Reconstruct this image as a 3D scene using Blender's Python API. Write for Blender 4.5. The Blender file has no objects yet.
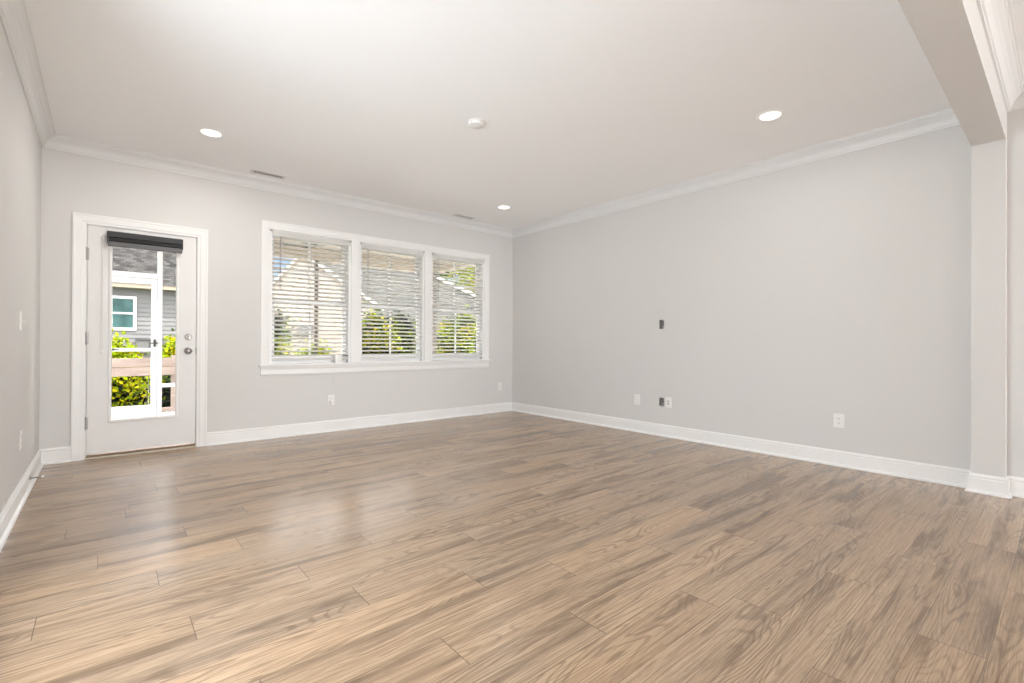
import bpy, bmesh, math, random
from mathutils import Vector, Matrix, noise
random.seed(7)
D = bpy.data
SC = bpy.context.scene
COL = SC.collection
PI = math.pi
R = math.radians

# ------------------------------------------------------------------ camera
camd = D.cameras.new('camera')
camd.sensor_width = 36.0
camd.lens = 477.26 * 36.0 / 1024.0
camd.clip_start = 0.02
cam = D.objects.new('camera', camd)
COL.objects.link(cam)
_r = Vector((0.76088194, -0.64887404, 0.00459902))
_u = Vector((-0.00605957, -0.000018, 0.99998164))
_f = Vector((0.64886204, 0.76089584, 0.0039456))
m = Matrix.Identity(4)
for i in range(3):
    m[i][0], m[i][1], m[i][2] = _r[i], _u[i], -_f[i]
m.translation = Vector((-4.7362, -5.545, 1.0244))
cam.matrix_world = m
SC.camera = cam

# ------------------------------------------------------------------ view, sky, sun, added fill
SC.view_settings.view_transform = 'Standard'
SC.view_settings.look = 'None'
SC.view_settings.gamma = 1.0
SC.view_settings.use_curve_mapping = False
SC.view_settings.exposure = 0.86
SC.cycles.use_denoising = True
SC.cycles.max_bounces = 14
SC.cycles.diffuse_bounces = 8
SC.cycles.transparent_max_bounces = 24
SC.cycles.sample_clamp_indirect = 6.0

SUN_EL, SUN_AZ = R(66), R(-3)      # azimuth measured from -Y towards -X
w = D.worlds.new('sky')
SC.world = w
w.use_nodes = True
nt = w.node_tree
sky = nt.nodes.new('ShaderNodeTexSky')
sky.sky_type = 'NISHITA'
sky.sun_disc = False
sky.sun_elevation = SUN_EL
sky.sun_rotation = R(180) + SUN_AZ
sky.air_density = 1.0
sky.dust_density = 0.6
sky_gain = nt.nodes.new('ShaderNodeMix'); sky_gain.data_type = 'RGBA'; sky_gain.blend_type = 'MULTIPLY'
sky_gain.inputs[0].default_value = 1.0
sky_gain.inputs[7].default_value = (0.094, 0.096, 0.103, 1)
nt.links.new(sky.outputs[0], sky_gain.inputs[6])
# bright broken cloud over the blue
geo = nt.nodes.new('ShaderNodeTexCoord')
cn = nt.nodes.new('ShaderNodeTexNoise')
cn.inputs['Scale'].default_value = 2.3
cn.inputs['Detail'].default_value = 6.0
cmap = nt.nodes.new('ShaderNodeMapping')
cmap.inputs['Location'].default_value = (3.4, 1.8, 0.0)
nt.links.new(geo.outputs['Generated'], cmap.inputs['Vector'])
nt.links.new(cmap.outputs[0], cn.inputs['Vector'])
cr = nt.nodes.new('ShaderNodeMapRange'); cr.interpolation_type = 'SMOOTHSTEP'
cr.inputs[1].default_value = 0.40
cr.inputs[2].default_value = 0.56
nt.links.new(cn.outputs[0], cr.inputs[0])
cm = nt.nodes.new('ShaderNodeMix'); cm.data_type = 'RGBA'
cm.inputs[7].default_value = (7.6, 7.58, 7.56, 1)
nt.links.new(cr.outputs[0], cm.inputs[0])
nt.links.new(sky_gain.outputs[2], cm.inputs[6])
nt.links.new(cm.outputs[2], nt.nodes['Background'].inputs[0])
nt.nodes['Background'].inputs[1].default_value = 1.0


def light(name, kind, loc, energy, color=(1, 1, 1), direction=None, **kw):
    l = D.lights.new(name, kind)
    l.energy = energy
    l.color = color
    for k, v in kw.items():
        setattr(l, k, v)
    o = D.objects.new(name, l)
    COL.objects.link(o)
    o.location = loc
    if direction is not None:
        o.rotation_euler = Vector(direction).to_track_quat('-Z', 'Y').to_euler()
    return o


sun_from = Vector((-math.sin(SUN_AZ) * math.cos(SUN_EL), -math.cos(SUN_AZ) * math.cos(SUN_EL), math.sin(SUN_EL)))
light('sun', 'SUN', (0, -20, 30), 5.0, (1, 0.96, 0.88), -sun_from, angle=R(1.0))
# added fill lights out of view, standing in for daylight from invented windows
light('rear_fill_light', 'AREA', (-1.3, -14.98, 1.30), 180, (0.92, 0.96, 1.0), (0, 1, 0.12), shape='RECTANGLE', size=2.1, size_y=2.2)
light('side_fill_light', 'AREA', (-0.02, -11.3, 1.30), 30, (0.86, 0.94, 1.0), (-1, 0, 0), shape='RECTANGLE', size=3.4, size_y=2.2)
light('left_fill_light', 'AREA', (-5.98, -3.92, 1.15), 62, (0.86, 0.935, 1.0), (1, 0, 0), shape='RECTANGLE', size=2.0, size_y=1.7)  # left fill, set in an added closed recess without a window


# ------------------------------------------------------------------ helpers: materials
def new_mat(name):
    mt = D.materials.new(name)
    mt.use_nodes = True
    n = mt.node_tree
    return mt, n, n.nodes['Principled BSDF']


def N(nt_, kind, **inputs):
    n = nt_.nodes.new(kind)
    for k, v in inputs.items():
        n.inputs[k.replace('_', ' ')].default_value = v
    return n


def ramp(nt_, stops):
    n = nt_.nodes.new('ShaderNodeValToRGB')
    e = n.color_ramp.elements
    e[0].position, e[0].color = stops[0][0], stops[0][1]
    e[1].position, e[1].color = stops[-1][0], stops[-1][1]
    for p, c in stops[1:-1]:
        x = e.new(p)
        x.color = c
    return n


def rgba(c):
    return (c[0], c[1], c[2], 1.0)


def mat(name, color, rough=0.5, metal=0.0, var=0.04, scale=6.0, bump=0.0, bscale=200.0, spec=0.5):
    """plain surface with a slight noise variation"""
    mt, n, b = new_mat(name)
    tc = n.nodes.new('ShaderNodeTexCoord')
    no = N(n, 'ShaderNodeTexNoise', Scale=scale, Detail=4.0)
    n.links.new(tc.outputs['Object'], no.inputs['Vector'])
    lo = tuple(c * (1 - var) for c in color)
    hi = tuple(min(1, c * (1 + var)) for c in color)
    rp = ramp(n, [(0.3, rgba(lo)), (0.7, rgba(hi))])
    n.links.new(no.outputs[0], rp.inputs[0])
    n.links.new(rp.outputs[0], b.inputs['Base Color'])
    b.inputs['Roughness'].default_value = rough
    b.inputs['Metallic'].default_value = metal
    b.inputs['Specular IOR Level'].default_value = spec
    if bump:
        n2 = N(n, 'ShaderNodeTexNoise', Scale=bscale, Detail=3.0)
        n.links.new(tc.outputs['Object'], n2.inputs['Vector'])
        bp = N(n, 'ShaderNodeBump', Strength=bump, Distance=0.002)
        n.links.new(n2.outputs[0], bp.inputs['Height'])
        n.links.new(bp.outputs[0], b.inputs['Normal'])
    return mt


def emit_mat(name, color, strength):
    mt, n, b = new_mat(name)
    b.inputs['Base Color'].default_value = rgba(color)
    b.inputs['Emission Color'].default_value = rgba(color)
    b.inputs['Emission Strength'].default_value = strength
    return mt


def glass_mat(name, tint=(1, 1, 1), refl=0.06):
    mt = D.materials.new(name)
    mt.use_nodes = True
    n = mt.node_tree
    n.nodes.remove(n.nodes['Principled BSDF'])
    out = n.nodes['Material Output']
    tr = N(n, 'ShaderNodeBsdfTransparent', Color=rgba(tint))
    gl = N(n, 'ShaderNodeBsdfGlossy', Roughness=0.02)
    fr = N(n, 'ShaderNodeFresnel', IOR=1.18)
    mx = n.nodes.new('ShaderNodeMixShader')
    n.links.new(fr.outputs[0], mx.inputs[0])
    n.links.new(tr.outputs[0], mx.inputs[1])
    n.links.new(gl.outputs[0], mx.inputs[2])
    n.links.new(mx.outputs[0], out.inputs[0])
    return mt


def floor_mat():
    mt, n, b = new_mat('oak_plank')
    L = n.links.new

    def uv(name):
        q = n.nodes.new('ShaderNodeUVMap')
        q.uv_map = name
        return q.outputs[0]

    def mapped(src, sx, sy):
        q = N(n, 'ShaderNodeMapping', Scale=(sx, sy, 1))
        L(src, q.inputs['Vector'])
        return q.outputs[0]

    def math_(op, a, b_=None, **k):
        q = n.nodes.new('ShaderNodeMath')
        q.operation = op
        for i, v in enumerate((a, b_)):
            if v is None:
                continue
            if isinstance(v, (int, float)):
                q.inputs[i].default_value = v
            else:
                L(v, q.inputs[i])
        return q.outputs[0]

    def noise_(vec, scale, detail, rough=0.5, dist=0.0):
        q = N(n, 'ShaderNodeTexNoise', Scale=scale, Detail=detail, Roughness=rough, Distortion=dist)
        L(vec, q.inputs['Vector'])
        return q.outputs[0]

    def mix(f, a, b_, mode='MIX'):
        q = n.nodes.new('ShaderNodeMix')
        q.data_type = 'RGBA'
        q.blend_type = mode
        for s, v in ((0, f), (6, a), (7, b_)):
            if isinstance(v, (int, float)):
                q.inputs[s].default_value = v
            elif isinstance(v, tuple):
                q.inputs[s].default_value = v
            else:
                L(v, q.inputs[s])
        return q.outputs[2]

    def step(v, lo, hi):
        q = n.nodes.new('ShaderNodeMapRange')
        q.interpolation_type = 'SMOOTHSTEP'
        L(v, q.inputs[0])
        q.inputs[1].default_value = lo
        q.inputs[2].default_value = hi
        return q.outputs[0]

    g = uv('grain')
    e = uv('edge')
    r_at = n.nodes.new('ShaderNodeAttribute')
    r_at.attribute_name = 'plank_tone'
    rnd = n.nodes.new('ShaderNodeSeparateColor')
    L(r_at.outputs['Color'], rnd.inputs[0])
    # cathedral figure: contour lines of a stretched noise field
    low = noise_(mapped(g, 0.85, 6.2), 1.0, 2.0, 0.40, 0.30)
    rings = math_('SINE', math_('MULTIPLY', low, 150.0))
    ring = step(rings, 0.15, 1.0)
    fade = step(noise_(mapped(g, 1.3, 6.0), 1.0, 1.0), 0.44, 0.60)
    ring_f = math_('MULTIPLY', ring, math_('ADD', math_('MULTIPLY', fade, 0.8), 0.2))
    # dark heart bands, long streaks, fibres and pores
    cloud = step(noise_(mapped(g, 0.85, 9.0), 1.0, 5.0, 0.62, 0.6), 0.45, 0.70)
    streak = step(noise_(mapped(g, 0.9, 40.0), 1.0, 4.0, 0.65), 0.40, 0.66)
    fibre = step(noise_(mapped(g, 3.5, 190.0), 1.0, 3.0, 0.65, 0.2), 0.36, 0.68)
    pores = step(noise_(mapped(g, 14.0, 520.0), 1.0, 2.0, 0.6), 0.50, 0.72)
    light_c = (0.545, 0.388, 0.256, 1)
    mid_c = (0.370, 0.242, 0.148, 1)
    dark_c = (0.110, 0.068, 0.040, 1)
    c = mix(math_('MULTIPLY', streak, 0.60), light_c, mid_c)
    c = mix(math_('MULTIPLY', cloud, 0.70), c, dark_c)
    c = mix(math_('MULTIPLY', ring_f, 0.42), c, dark_c)
    c = mix(math_('MULTIPLY', fibre, 0.50), c, dark_c)
    c = mix(math_('MULTIPLY', pores, 0.42), c, dark_c)
    tone = n.nodes.new('ShaderNodeHueSaturation')
    L(c, tone.inputs['Color'])
    L(math_('ADD', math_('MULTIPLY', rnd.outputs[0], 0.22), 0.90), tone.inputs['Value'])
    L(math_('ADD', math_('MULTIPLY', rnd.outputs[1], 0.08), 0.98), tone.inputs['Saturation'])
    c = tone.outputs[0]
    # joints between planks
    sp = n.nodes.new('ShaderNodeSeparateXYZ')
    L(e, sp.inputs[0])
    ed_v = math_('MINIMUM', sp.outputs[1], math_('SUBTRACT', 0.1778, sp.outputs[1]))
    ed_u = math_('MINIMUM', sp.outputs[0], math_('SUBTRACT', 1.228, sp.outputs[0]))
    sv = math_('SUBTRACT', 1.0, step(ed_v, 0.0004, 0.0015))
    su = math_('SUBTRACT', 1.0, step(ed_u, 0.0006, 0.0022))
    seam = math_('MAXIMUM', math_('MULTIPLY', sv, 0.85), su)
    c = mix(math_('MULTIPLY', seam, 0.75), c, (0.06, 0.038, 0.024, 1))
    L(c, b.inputs['Base Color'])
    ro = math_('ADD', math_('MULTIPLY', streak, 0.05), 0.22)
    L(ro, b.inputs['Roughness'])
    b.inputs['Specular IOR Level'].default_value = 0.85
    hgt = math_('SUBTRACT', math_('MULTIPLY', pores, -0.25), math_('MULTIPLY', seam, 1.0))
    bp = N(n, 'ShaderNodeBump', Strength=0.12, Distance=0.001)
    L(hgt, bp.inputs['Height'])
    L(bp.outputs[0], b.inputs['Normal'])
    return mt


def siding_mat(name, color, exposure):
    """horizontal lap boards: the lower edge of each board stands proud"""
    mt, n, b = new_mat(name)
    L = n.links.new
    tc = n.nodes.new('ShaderNodeTexCoord')
    sp = n.nodes.new('ShaderNodeSeparateXYZ')
    L(tc.outputs['Object'], sp.inputs[0])
    dv = n.nodes.new('ShaderNodeMath'); dv.operation = 'DIVIDE'; dv.inputs[1].default_value = exposure
    L(sp.outputs[2], dv.inputs[0])
    fr = n.nodes.new('ShaderNodeMath'); fr.operation = 'FRACT'
    L(dv.outputs[0], fr.inputs[0])
    iv = n.nodes.new('ShaderNodeMath'); iv.operation = 'SUBTRACT'; iv.inputs[0].default_value = 1.0
    L(fr.outputs[0], iv.inputs[1])
    bp = N(n, 'ShaderNodeBump', Strength=1.0, Distance=0.02)
    L(iv.outputs[0], bp.inputs['Height'])
    L(bp.outputs[0], b.inputs['Normal'])
    no = N(n, 'ShaderNodeTexNoise', Scale=4.0, Detail=3.0)
    L(tc.outputs['Object'], no.inputs['Vector'])
    rp = ramp(n, [(0.3, rgba(tuple(c * 0.96 for c in color))), (0.7, rgba(color))])
    L(no.outputs[0], rp.inputs[0])
    L(rp.outputs[0], b.inputs['Base Color'])
    b.inputs['Roughness'].default_value = 0.7
    return mt


def shingle_mat():
    mt, n, b = new_mat('roof_shingle')
    L = n.links.new
    tc = n.nodes.new('ShaderNodeTexCoord')
    br = N(n, 'ShaderNodeTexBrick', Color1=(0.052, 0.05, 0.048, 1), Color2=(0.018, 0.0175, 0.017, 1), Mortar=(0.015, 0.0145, 0.014, 1), Scale=1.0)
    br.inputs['Mortar Size'].default_value = 0.008
    br.inputs['Brick Width'].default_value = 0.16
    br.inputs['Row Height'].default_value = 0.11
    L(tc.outputs['UV'], br.inputs['Vector'])
    no = N(n, 'ShaderNodeTexNoise', Scale=26.0, Detail=3.0)
    L(tc.outputs['UV'], no.inputs['Vector'])
    mx = n.nodes.new('ShaderNodeMix'); mx.data_type = 'RGBA'; mx.blend_type = 'OVERLAY'; mx.inputs[0].default_value = 0.6
    L(br.outputs[0], mx.inputs[6]); L(no.outputs[0], mx.inputs[7])
    L(mx.outputs[2], b.inputs['Base Color'])
    b.inputs['Roughness'].default_value = 0.95
    b.inputs['Specular IOR Level'].default_value = 0.05
    return mt


def wood_mat(name, light_c, dark_c, axis_scale=(1.2, 14, 14), rough=0.75):
    mt, n, b = new_mat(name)
    L = n.links.new
    tc = n.nodes.new('ShaderNodeTexCoord')
    mp = N(n, 'ShaderNodeMapping', Scale=axis_scale)
    L(tc.outputs['Object'], mp.inputs[0])
    no = N(n, 'ShaderNodeTexNoise', Scale=1.6, Detail=6.0, Roughness=0.6, Distortion=0.4)
    L(mp.outputs[0], no.inputs['Vector'])
    rp = ramp(n, [(0.3, rgba(dark_c)), (0.65, rgba(light_c))])
    L(no.outputs[0], rp.inputs[0])
    L(rp.outputs[0], b.inputs['Base Color'])
    b.inputs['Roughness'].default_value = rough
    return mt


def leaf_mat(name):
    mt, n, b = new_mat(name)
    L = n.links.new
    at = n.nodes.new('ShaderNodeAttribute')
    at.attribute_name = 'leaf_color'
    no = N(n, 'ShaderNodeTexNoise', Scale=30.0)
    mx = n.nodes.new('ShaderNodeMix'); mx.data_type = 'RGBA'; mx.blend_type = 'OVERLAY'; mx.inputs[0].default_value = 0.08
    L(at.outputs['Color'], mx.inputs[6]); L(no.outputs[0], mx.inputs[7])
    L(mx.outputs[2], b.inputs['Base Color'])
    b.inputs['Roughness'].default_value = 0.5
    b.inputs['Specular IOR Level'].default_value = 0.08
    tr = n.nodes.new('ShaderNodeBsdfTranslucent')
    L(mx.outputs[2], tr.inputs[0])
    ms = n.nodes.new('ShaderNodeMixShader'); ms.inputs[0].default_value = 0.35
    L(b.outputs[0], ms.inputs[1]); L(tr.outputs[0], ms.inputs[2])
    L(ms.outputs[0], n.nodes['Material Output'].inputs[0])
    return mt


M = {
    'wall': mat('wall_paint', (0.648, 0.638, 0.624), 0.75, var=0.008, scale=1.2, bump=0.05, bscale=260),
    'ceiling': mat('ceiling_paint', (0.92, 0.93, 0.94), 0.85, var=0.008, scale=1.0),
    'trim': mat('white_trim_paint', (0.800, 0.795, 0.785), 0.38, var=0.01),
    'crown': mat('crown_paint', (0.745, 0.75, 0.752), 0.32, var=0.01),
    'door': mat('door_paint', (0.740, 0.730, 0.720), 0.40, var=0.012),
    'white_plastic': mat('white_plastic', (0.80, 0.795, 0.78), 0.35, var=0.01),
    'vinyl': mat('white_vinyl', (0.84, 0.84, 0.84), 0.35, var=0.01),
    'slat': mat('blind_slat_white', (0.83, 0.825, 0.81), 0.45, var=0.01),
    'nickel': mat('satin_nickel', (0.36, 0.345, 0.33), 0.42, metal=1.0, var=0.03),
    'black_fabric': mat('charcoal_shade_fabric', (0.045, 0.045, 0.048), 0.75, var=0.15, scale=120),
    'black_roll': mat('black_roll', (0.012, 0.012, 0.013), 0.7, var=0.1),
    'grey_bar': mat('grey_hem_bar', (0.10, 0.10, 0.105), 0.5, var=0.06),
    'dark': mat('dark_slot', (0.02, 0.02, 0.02), 0.7),
    'grey_box': mat('box_grey_plastic', (0.36, 0.35, 0.34), 0.7, var=0.1),
    'vent': mat('vent_enamel', (0.72, 0.71, 0.70), 0.4),
    'threshold': mat('brown_threshold', (0.20, 0.125, 0.07), 0.5, var=0.15, scale=30),
    'sill_metal': mat('pale_sill_metal', (0.62, 0.55, 0.46), 0.4, var=0.05),
    'glass': glass_mat('window_glass'),
    'lens': emit_mat('lamp_lens', (1.0, 0.90, 0.74), 1.5),
    'floor': floor_mat(),
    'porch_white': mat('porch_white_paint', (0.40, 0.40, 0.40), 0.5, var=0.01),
    'porch_tan': mat('porch_ceiling_tan', (0.3000, 0.2460, 0.1800), 0.7, var=0.05),
    'post_brown': wood_mat('porch_post_wood', (0.0850, 0.0675, 0.0550), (0.0500, 0.0400, 0.0325), (14, 14, 1.2)),
    'fence_wood': wood_mat('weathered_fence_wood', (0.1890, 0.1463, 0.1238), (0.1170, 0.0855, 0.0698)),
    'grey_fence': wood_mat('dark_grey_fence_wood', (0.1000, 0.0875, 0.0800), (0.0450, 0.0400, 0.0375), (20, 20, 1.5)),
    'concrete': mat('porch_concrete', (0.55, 0.53, 0.50), 0.85, var=0.08, scale=8),
    'pale_concrete': mat('pale_patio_concrete', (0.66, 0.655, 0.64), 0.85, var=0.05, scale=6),
    'grey_siding': mat('grey_lap_siding', (0.0903, 0.0874, 0.0899), 0.7, var=0.03),
    'cream_siding': siding_mat('cream_lap_siding', (0.1680, 0.1407, 0.1197), 0.16),
    'slate_siding': siding_mat('slate_lap_siding', (0.0540, 0.0540, 0.0540), 0.16),
    'tan_fascia': mat('tan_soffit', (0.1620, 0.1350, 0.1035), 0.7),
    'shingle': shingle_mat(),
    'pane_teal': mat('dark_teal_pane', (0.0300, 0.0660, 0.0660), 0.3, var=0.35, scale=3, spec=0.1),
    'leaf': leaf_mat('leaves'),
    'bark': wood_mat('bark', (0.16, 0.11, 0.075), (0.07, 0.05, 0.035), (10, 10, 2)),
    'fan_dark': mat('fan_bronze', (0.035, 0.028, 0.024), 0.45, var=0.1),
    'utility_grey': mat('utility_grey', (0.0650, 0.0640, 0.0640), 0.5, var=0.05),
}


def lawn_mat():
    mt, n, b = new_mat('lawn_grass')
    tc = n.nodes.new('ShaderNodeTexCoord')
    no = N(n, 'ShaderNodeTexNoise', Scale=3.0, Detail=8.0, Roughness=0.7)
    n.links.new(tc.outputs['Object'], no.inputs['Vector'])
    rp = ramp(n, [(0.3, (0.07, 0.10, 0.03, 1)), (0.7, (0.20, 0.24, 0.08, 1))])
    n.links.new(no.outputs[0], rp.inputs[0])
    n.links.new(rp.outputs[0], b.inputs['Base Color'])
    b.inputs['Roughness'].default_value = 0.95
    return mt


M['lawn'] = lawn_mat()
_n = M['slat'].node_tree
_t = N(_n, 'ShaderNodeBsdfTranslucent', Color=(0.92, 0.915, 0.90, 1))
_m = N(_n, 'ShaderNodeMixShader', Fac=0.50)
_n.links.new(_n.nodes['Principled BSDF'].outputs[0], _m.inputs[1])
_n.links.new(_t.outputs[0], _m.inputs[2])
_n.links.new(_m.outputs[0], _n.nodes['Material Output'].inputs[0])


# ------------------------------------------------------------------ helpers: meshes
class MB:
    def __init__(self):
        self.bm = bmesh.new()

    def _merge(self, src):
        me = D.meshes.new('tmp')
        src.to_mesh(me)
        src.free()
        self.bm.from_mesh(me)
        D.meshes.remove(me)

    def box(self, x0, x1, y0, y1, z0, z1, bevel=0.0, seg=2, rot=None, piv=None):
        b = bmesh.new()
        bmesh.ops.create_cube(b, size=1.0)
        bmesh.ops.scale(b, vec=(abs(x1 - x0), abs(y1 - y0), abs(z1 - z0)), verts=b.verts)
        bmesh.ops.translate(b, vec=((x0 + x1) / 2, (y0 + y1) / 2, (z0 + z1) / 2), verts=b.verts)
        if bevel:
            bmesh.ops.bevel(b, geom=b.edges[:], offset=bevel, segments=seg, profile=0.6, affect='EDGES')
        if rot is not None:
            bmesh.ops.rotate(b, cent=piv or ((x0 + x1) / 2, (y0 + y1) / 2, (z0 + z1) / 2), matrix=rot, verts=b.verts)
        self._merge(b)
        return self

    def prism(self, pts, axis, a0, a1):
        """closed 2D outline extruded along an axis; pts are the other two coordinates in order"""
        order = {'x': lambda p, a: (a, p[0], p[1]), 'y': lambda p, a: (p[0], a, p[1]), 'z': lambda p, a: (p[0], p[1], a)}[axis]
        v0 = [self.bm.verts.new(order(p, a0)) for p in pts]
        v1 = [self.bm.verts.new(order(p, a1)) for p in pts]
        k = len(pts)
        fs = [self.bm.faces.new(v0), self.bm.faces.new(v1[::-1])]
        for i in range(k):
            j = (i + 1) % k
            fs.append(self.bm.faces.new((v0[i], v1[i], v1[j], v0[j])))
        bmesh.ops.recalc_face_normals(self.bm, faces=fs)
        return self

    def lathe(self, prof, origin, axis, seg=32):
        """profile (radius, along) turned round an axis through origin"""
        ax = Vector(axis).normalized()
        t = ax.orthogonal().normalized()
        s = ax.cross(t)
        o = Vector(origin)
        rings = []
        for (r, a) in prof:
            if r < 1e-6:
                rings.append([self.bm.verts.new(o + ax * a)])
            else:
                rings.append([self.bm.verts.new(o + ax * a + (t * math.cos(q) + s * math.sin(q)) * r) for q in [2 * PI * i / seg for i in range(seg)]])
        fs = []
        for A, B in zip(rings, rings[1:]):
            for i in range(seg):
                j = (i + 1) % seg
                if len(A) == 1 and len(B) == 1:
                    continue
                if len(A) == 1:
                    fs.append(self.bm.faces.new((A[0], B[i], B[j])))
                elif len(B) == 1:
                    fs.append(self.bm.faces.new((A[i], A[j], B[0])))
                else:
                    fs.append(self.bm.faces.new((A[i], A[j], B[j], B[i])))
        bmesh.ops.recalc_face_normals(self.bm, faces=fs)
        return self

    def tube(self, pts, r, seg=8):
        pts = [Vector(p) for p in pts]
        rings = []
        for i, p in enumerate(pts):
            d = (pts[min(i + 1, len(pts) - 1)] - pts[max(i - 1, 0)]).normalized()
            t = d.cross(Vector((0.31, 0.17, 0.93))).normalized()
            s = d.cross(t)
            rings.append([self.bm.verts.new(p + (t * math.cos(q) + s * math.sin(q)) * r) for q in [2 * PI * k / seg for k in range(seg)]])
        fs = [self.bm.faces.new(rings[0]), self.bm.faces.new(rings[-1][::-1])]
        for A, B in zip(rings, rings[1:]):
            for k in range(seg):
                j = (k + 1) % seg
                fs.append(self.bm.faces.new((A[k], A[j], B[j], B[k])))
        bmesh.ops.recalc_face_normals(self.bm, faces=fs)
        return self

    def quad(self, a, b, c, d):
        self.bm.faces.new([self.bm.verts.new(p) for p in (a, b, c, d)])
        return self

    def build(self, name, material, parent=None, smooth=False, loc=None):
        me = D.meshes.new(name)
        self.bm.to_mesh(me)
        self.bm.free()
        me.materials.append(material)
        if smooth:
            for p in me.polygons:
                p.use_smooth = True
            try:
                me.set_sharp_from_angle(angle=R(35))
            except Exception:
                pass
        o = D.objects.new(name, me)
        COL.objects.link(o)
        if loc is not None:
            lv = Vector(loc)
            me.transform(Matrix.Translation(-lv))
            o.location = lv
        if parent is not None:
            o.parent = parent
            if loc is None:
                me.transform(Matrix.Translation(-world_loc(parent)))
        return o


def world_loc(o):
    v = Vector((0, 0, 0))
    while o is not None:
        v += o.location
        o = o.parent
    return v


def thing(name, label, cat, loc, group=None):
    o = D.objects.new(name, None)
    o.empty_display_size = 0.1
    COL.objects.link(o)
    o.location = loc
    o['label'] = label
    o['category'] = cat
    if group:
        o['group'] = group
    return o


def struct(o, label=None, cat=None):
    o['kind'] = 'structure'
    if label:
        o['label'] = label
        o['category'] = cat
    return o


def wall_mesh(u0, u1, z0, z1, holes, to3, depth_vec):
    """rectangular wall with rectangular openings, given thickness by depth_vec"""
    us = sorted({u0, u1, *[h[0] for h in holes], *[h[1] for h in holes]})
    zs = sorted({z0, z1, *[h[2] for h in holes], *[h[3] for h in holes]})

    def solid(i, j):
        if not (0 <= i < len(us) - 1 and 0 <= j < len(zs) - 1):
            return False
        uc, zc = (us[i] + us[i + 1]) / 2, (zs[j] + zs[j + 1]) / 2
        return not any(h[0] < uc < h[1] and h[2] < zc < h[3] for h in holes)

    b = MB()
    dv = Vector(depth_vec)
    cache = {}

    def V(i, j, k):
        if (i, j, k) not in cache:
            cache[(i, j, k)] = b.bm.verts.new(Vector(to3(us[i], zs[j])) + (dv if k else Vector()))
        return cache[(i, j, k)]

    for i in range(len(us) - 1):
        for j in range(len(zs) - 1):
            if not solid(i, j):
                continue
            b.bm.faces.new((V(i, j, 0), V(i + 1, j, 0), V(i + 1, j + 1, 0), V(i, j + 1, 0)))
            b.bm.faces.new((V(i, j, 1), V(i, j + 1, 1), V(i + 1, j + 1, 1), V(i + 1, j, 1)))
            if not solid(i - 1, j):
                b.bm.faces.new((V(i, j, 0), V(i, j + 1, 0), V(i, j + 1, 1), V(i, j, 1)))
            if not solid(i + 1, j):
                b.bm.faces.new((V(i + 1, j, 0), V(i + 1, j, 1), V(i + 1, j + 1, 1), V(i + 1, j + 1, 0)))
            if not solid(i, j - 1):
                b.bm.faces.new((V(i, j, 0), V(i, j, 1), V(i + 1, j, 1), V(i + 1, j, 0)))
            if not solid(i, j + 1):
                b.bm.faces.new((V(i, j + 1, 0), V(i + 1, j + 1, 0), V(i + 1, j + 1, 1), V(i, j + 1, 1)))
    bmesh.ops.recalc_face_normals(b.bm, faces=b.bm.faces[:])
    return b


def sweep(path, prof, i0, i1, closed_prof=True):
    """profile (off the wall, height) along path[i0..i1]; mitres use the whole path; the room is on the left of the walk"""
    P2 = [Vector(p) for p in path]

    def nrm(a, c):
        d = (c - a).normalized()
        return Vector((-d.y, d.x))

    b = MB()
    rings = []
    for i in range(i0, i1 + 1):
        n1 = nrm(P2[i - 1], P2[i]) if i > 0 else nrm(P2[i], P2[i + 1])
        n2 = nrm(P2[i], P2[i + 1]) if i < len(P2) - 1 else n1
        mvec = (n1 + n2) / (1 + n1.dot(n2))
        rings.append([b.bm.verts.new((P2[i].x + mvec.x * d, P2[i].y + mvec.y * d, z)) for d, z in prof])
    k = len(prof)
    for A, B in zip(rings, rings[1:]):
        for q in range(k):
            t = (q + 1) % k
            b.bm.faces.new((A[q], B[q], B[t], A[t]))
    b.bm.faces.new(rings[0])
    b.bm.faces.new(rings[-1][::-1])
    bmesh.ops.recalc_face_normals(b.bm, faces=b.bm.faces[:])
    return b


# ------------------------------------------------------------------ the room shell
XL, H = -5.146, 2.74          # left wall; ceiling height
YR = -15.0                     # rear wall of the adjoining space
T = 0.14
DOOR = (-4.862, -4.054, 0.0, 2.052)
WIN = [(-3.402, -2.524), (-2.414, -1.536), (-1.426, -0.548)]
WZ0, WZ1 = 0.790, 2.232

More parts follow.
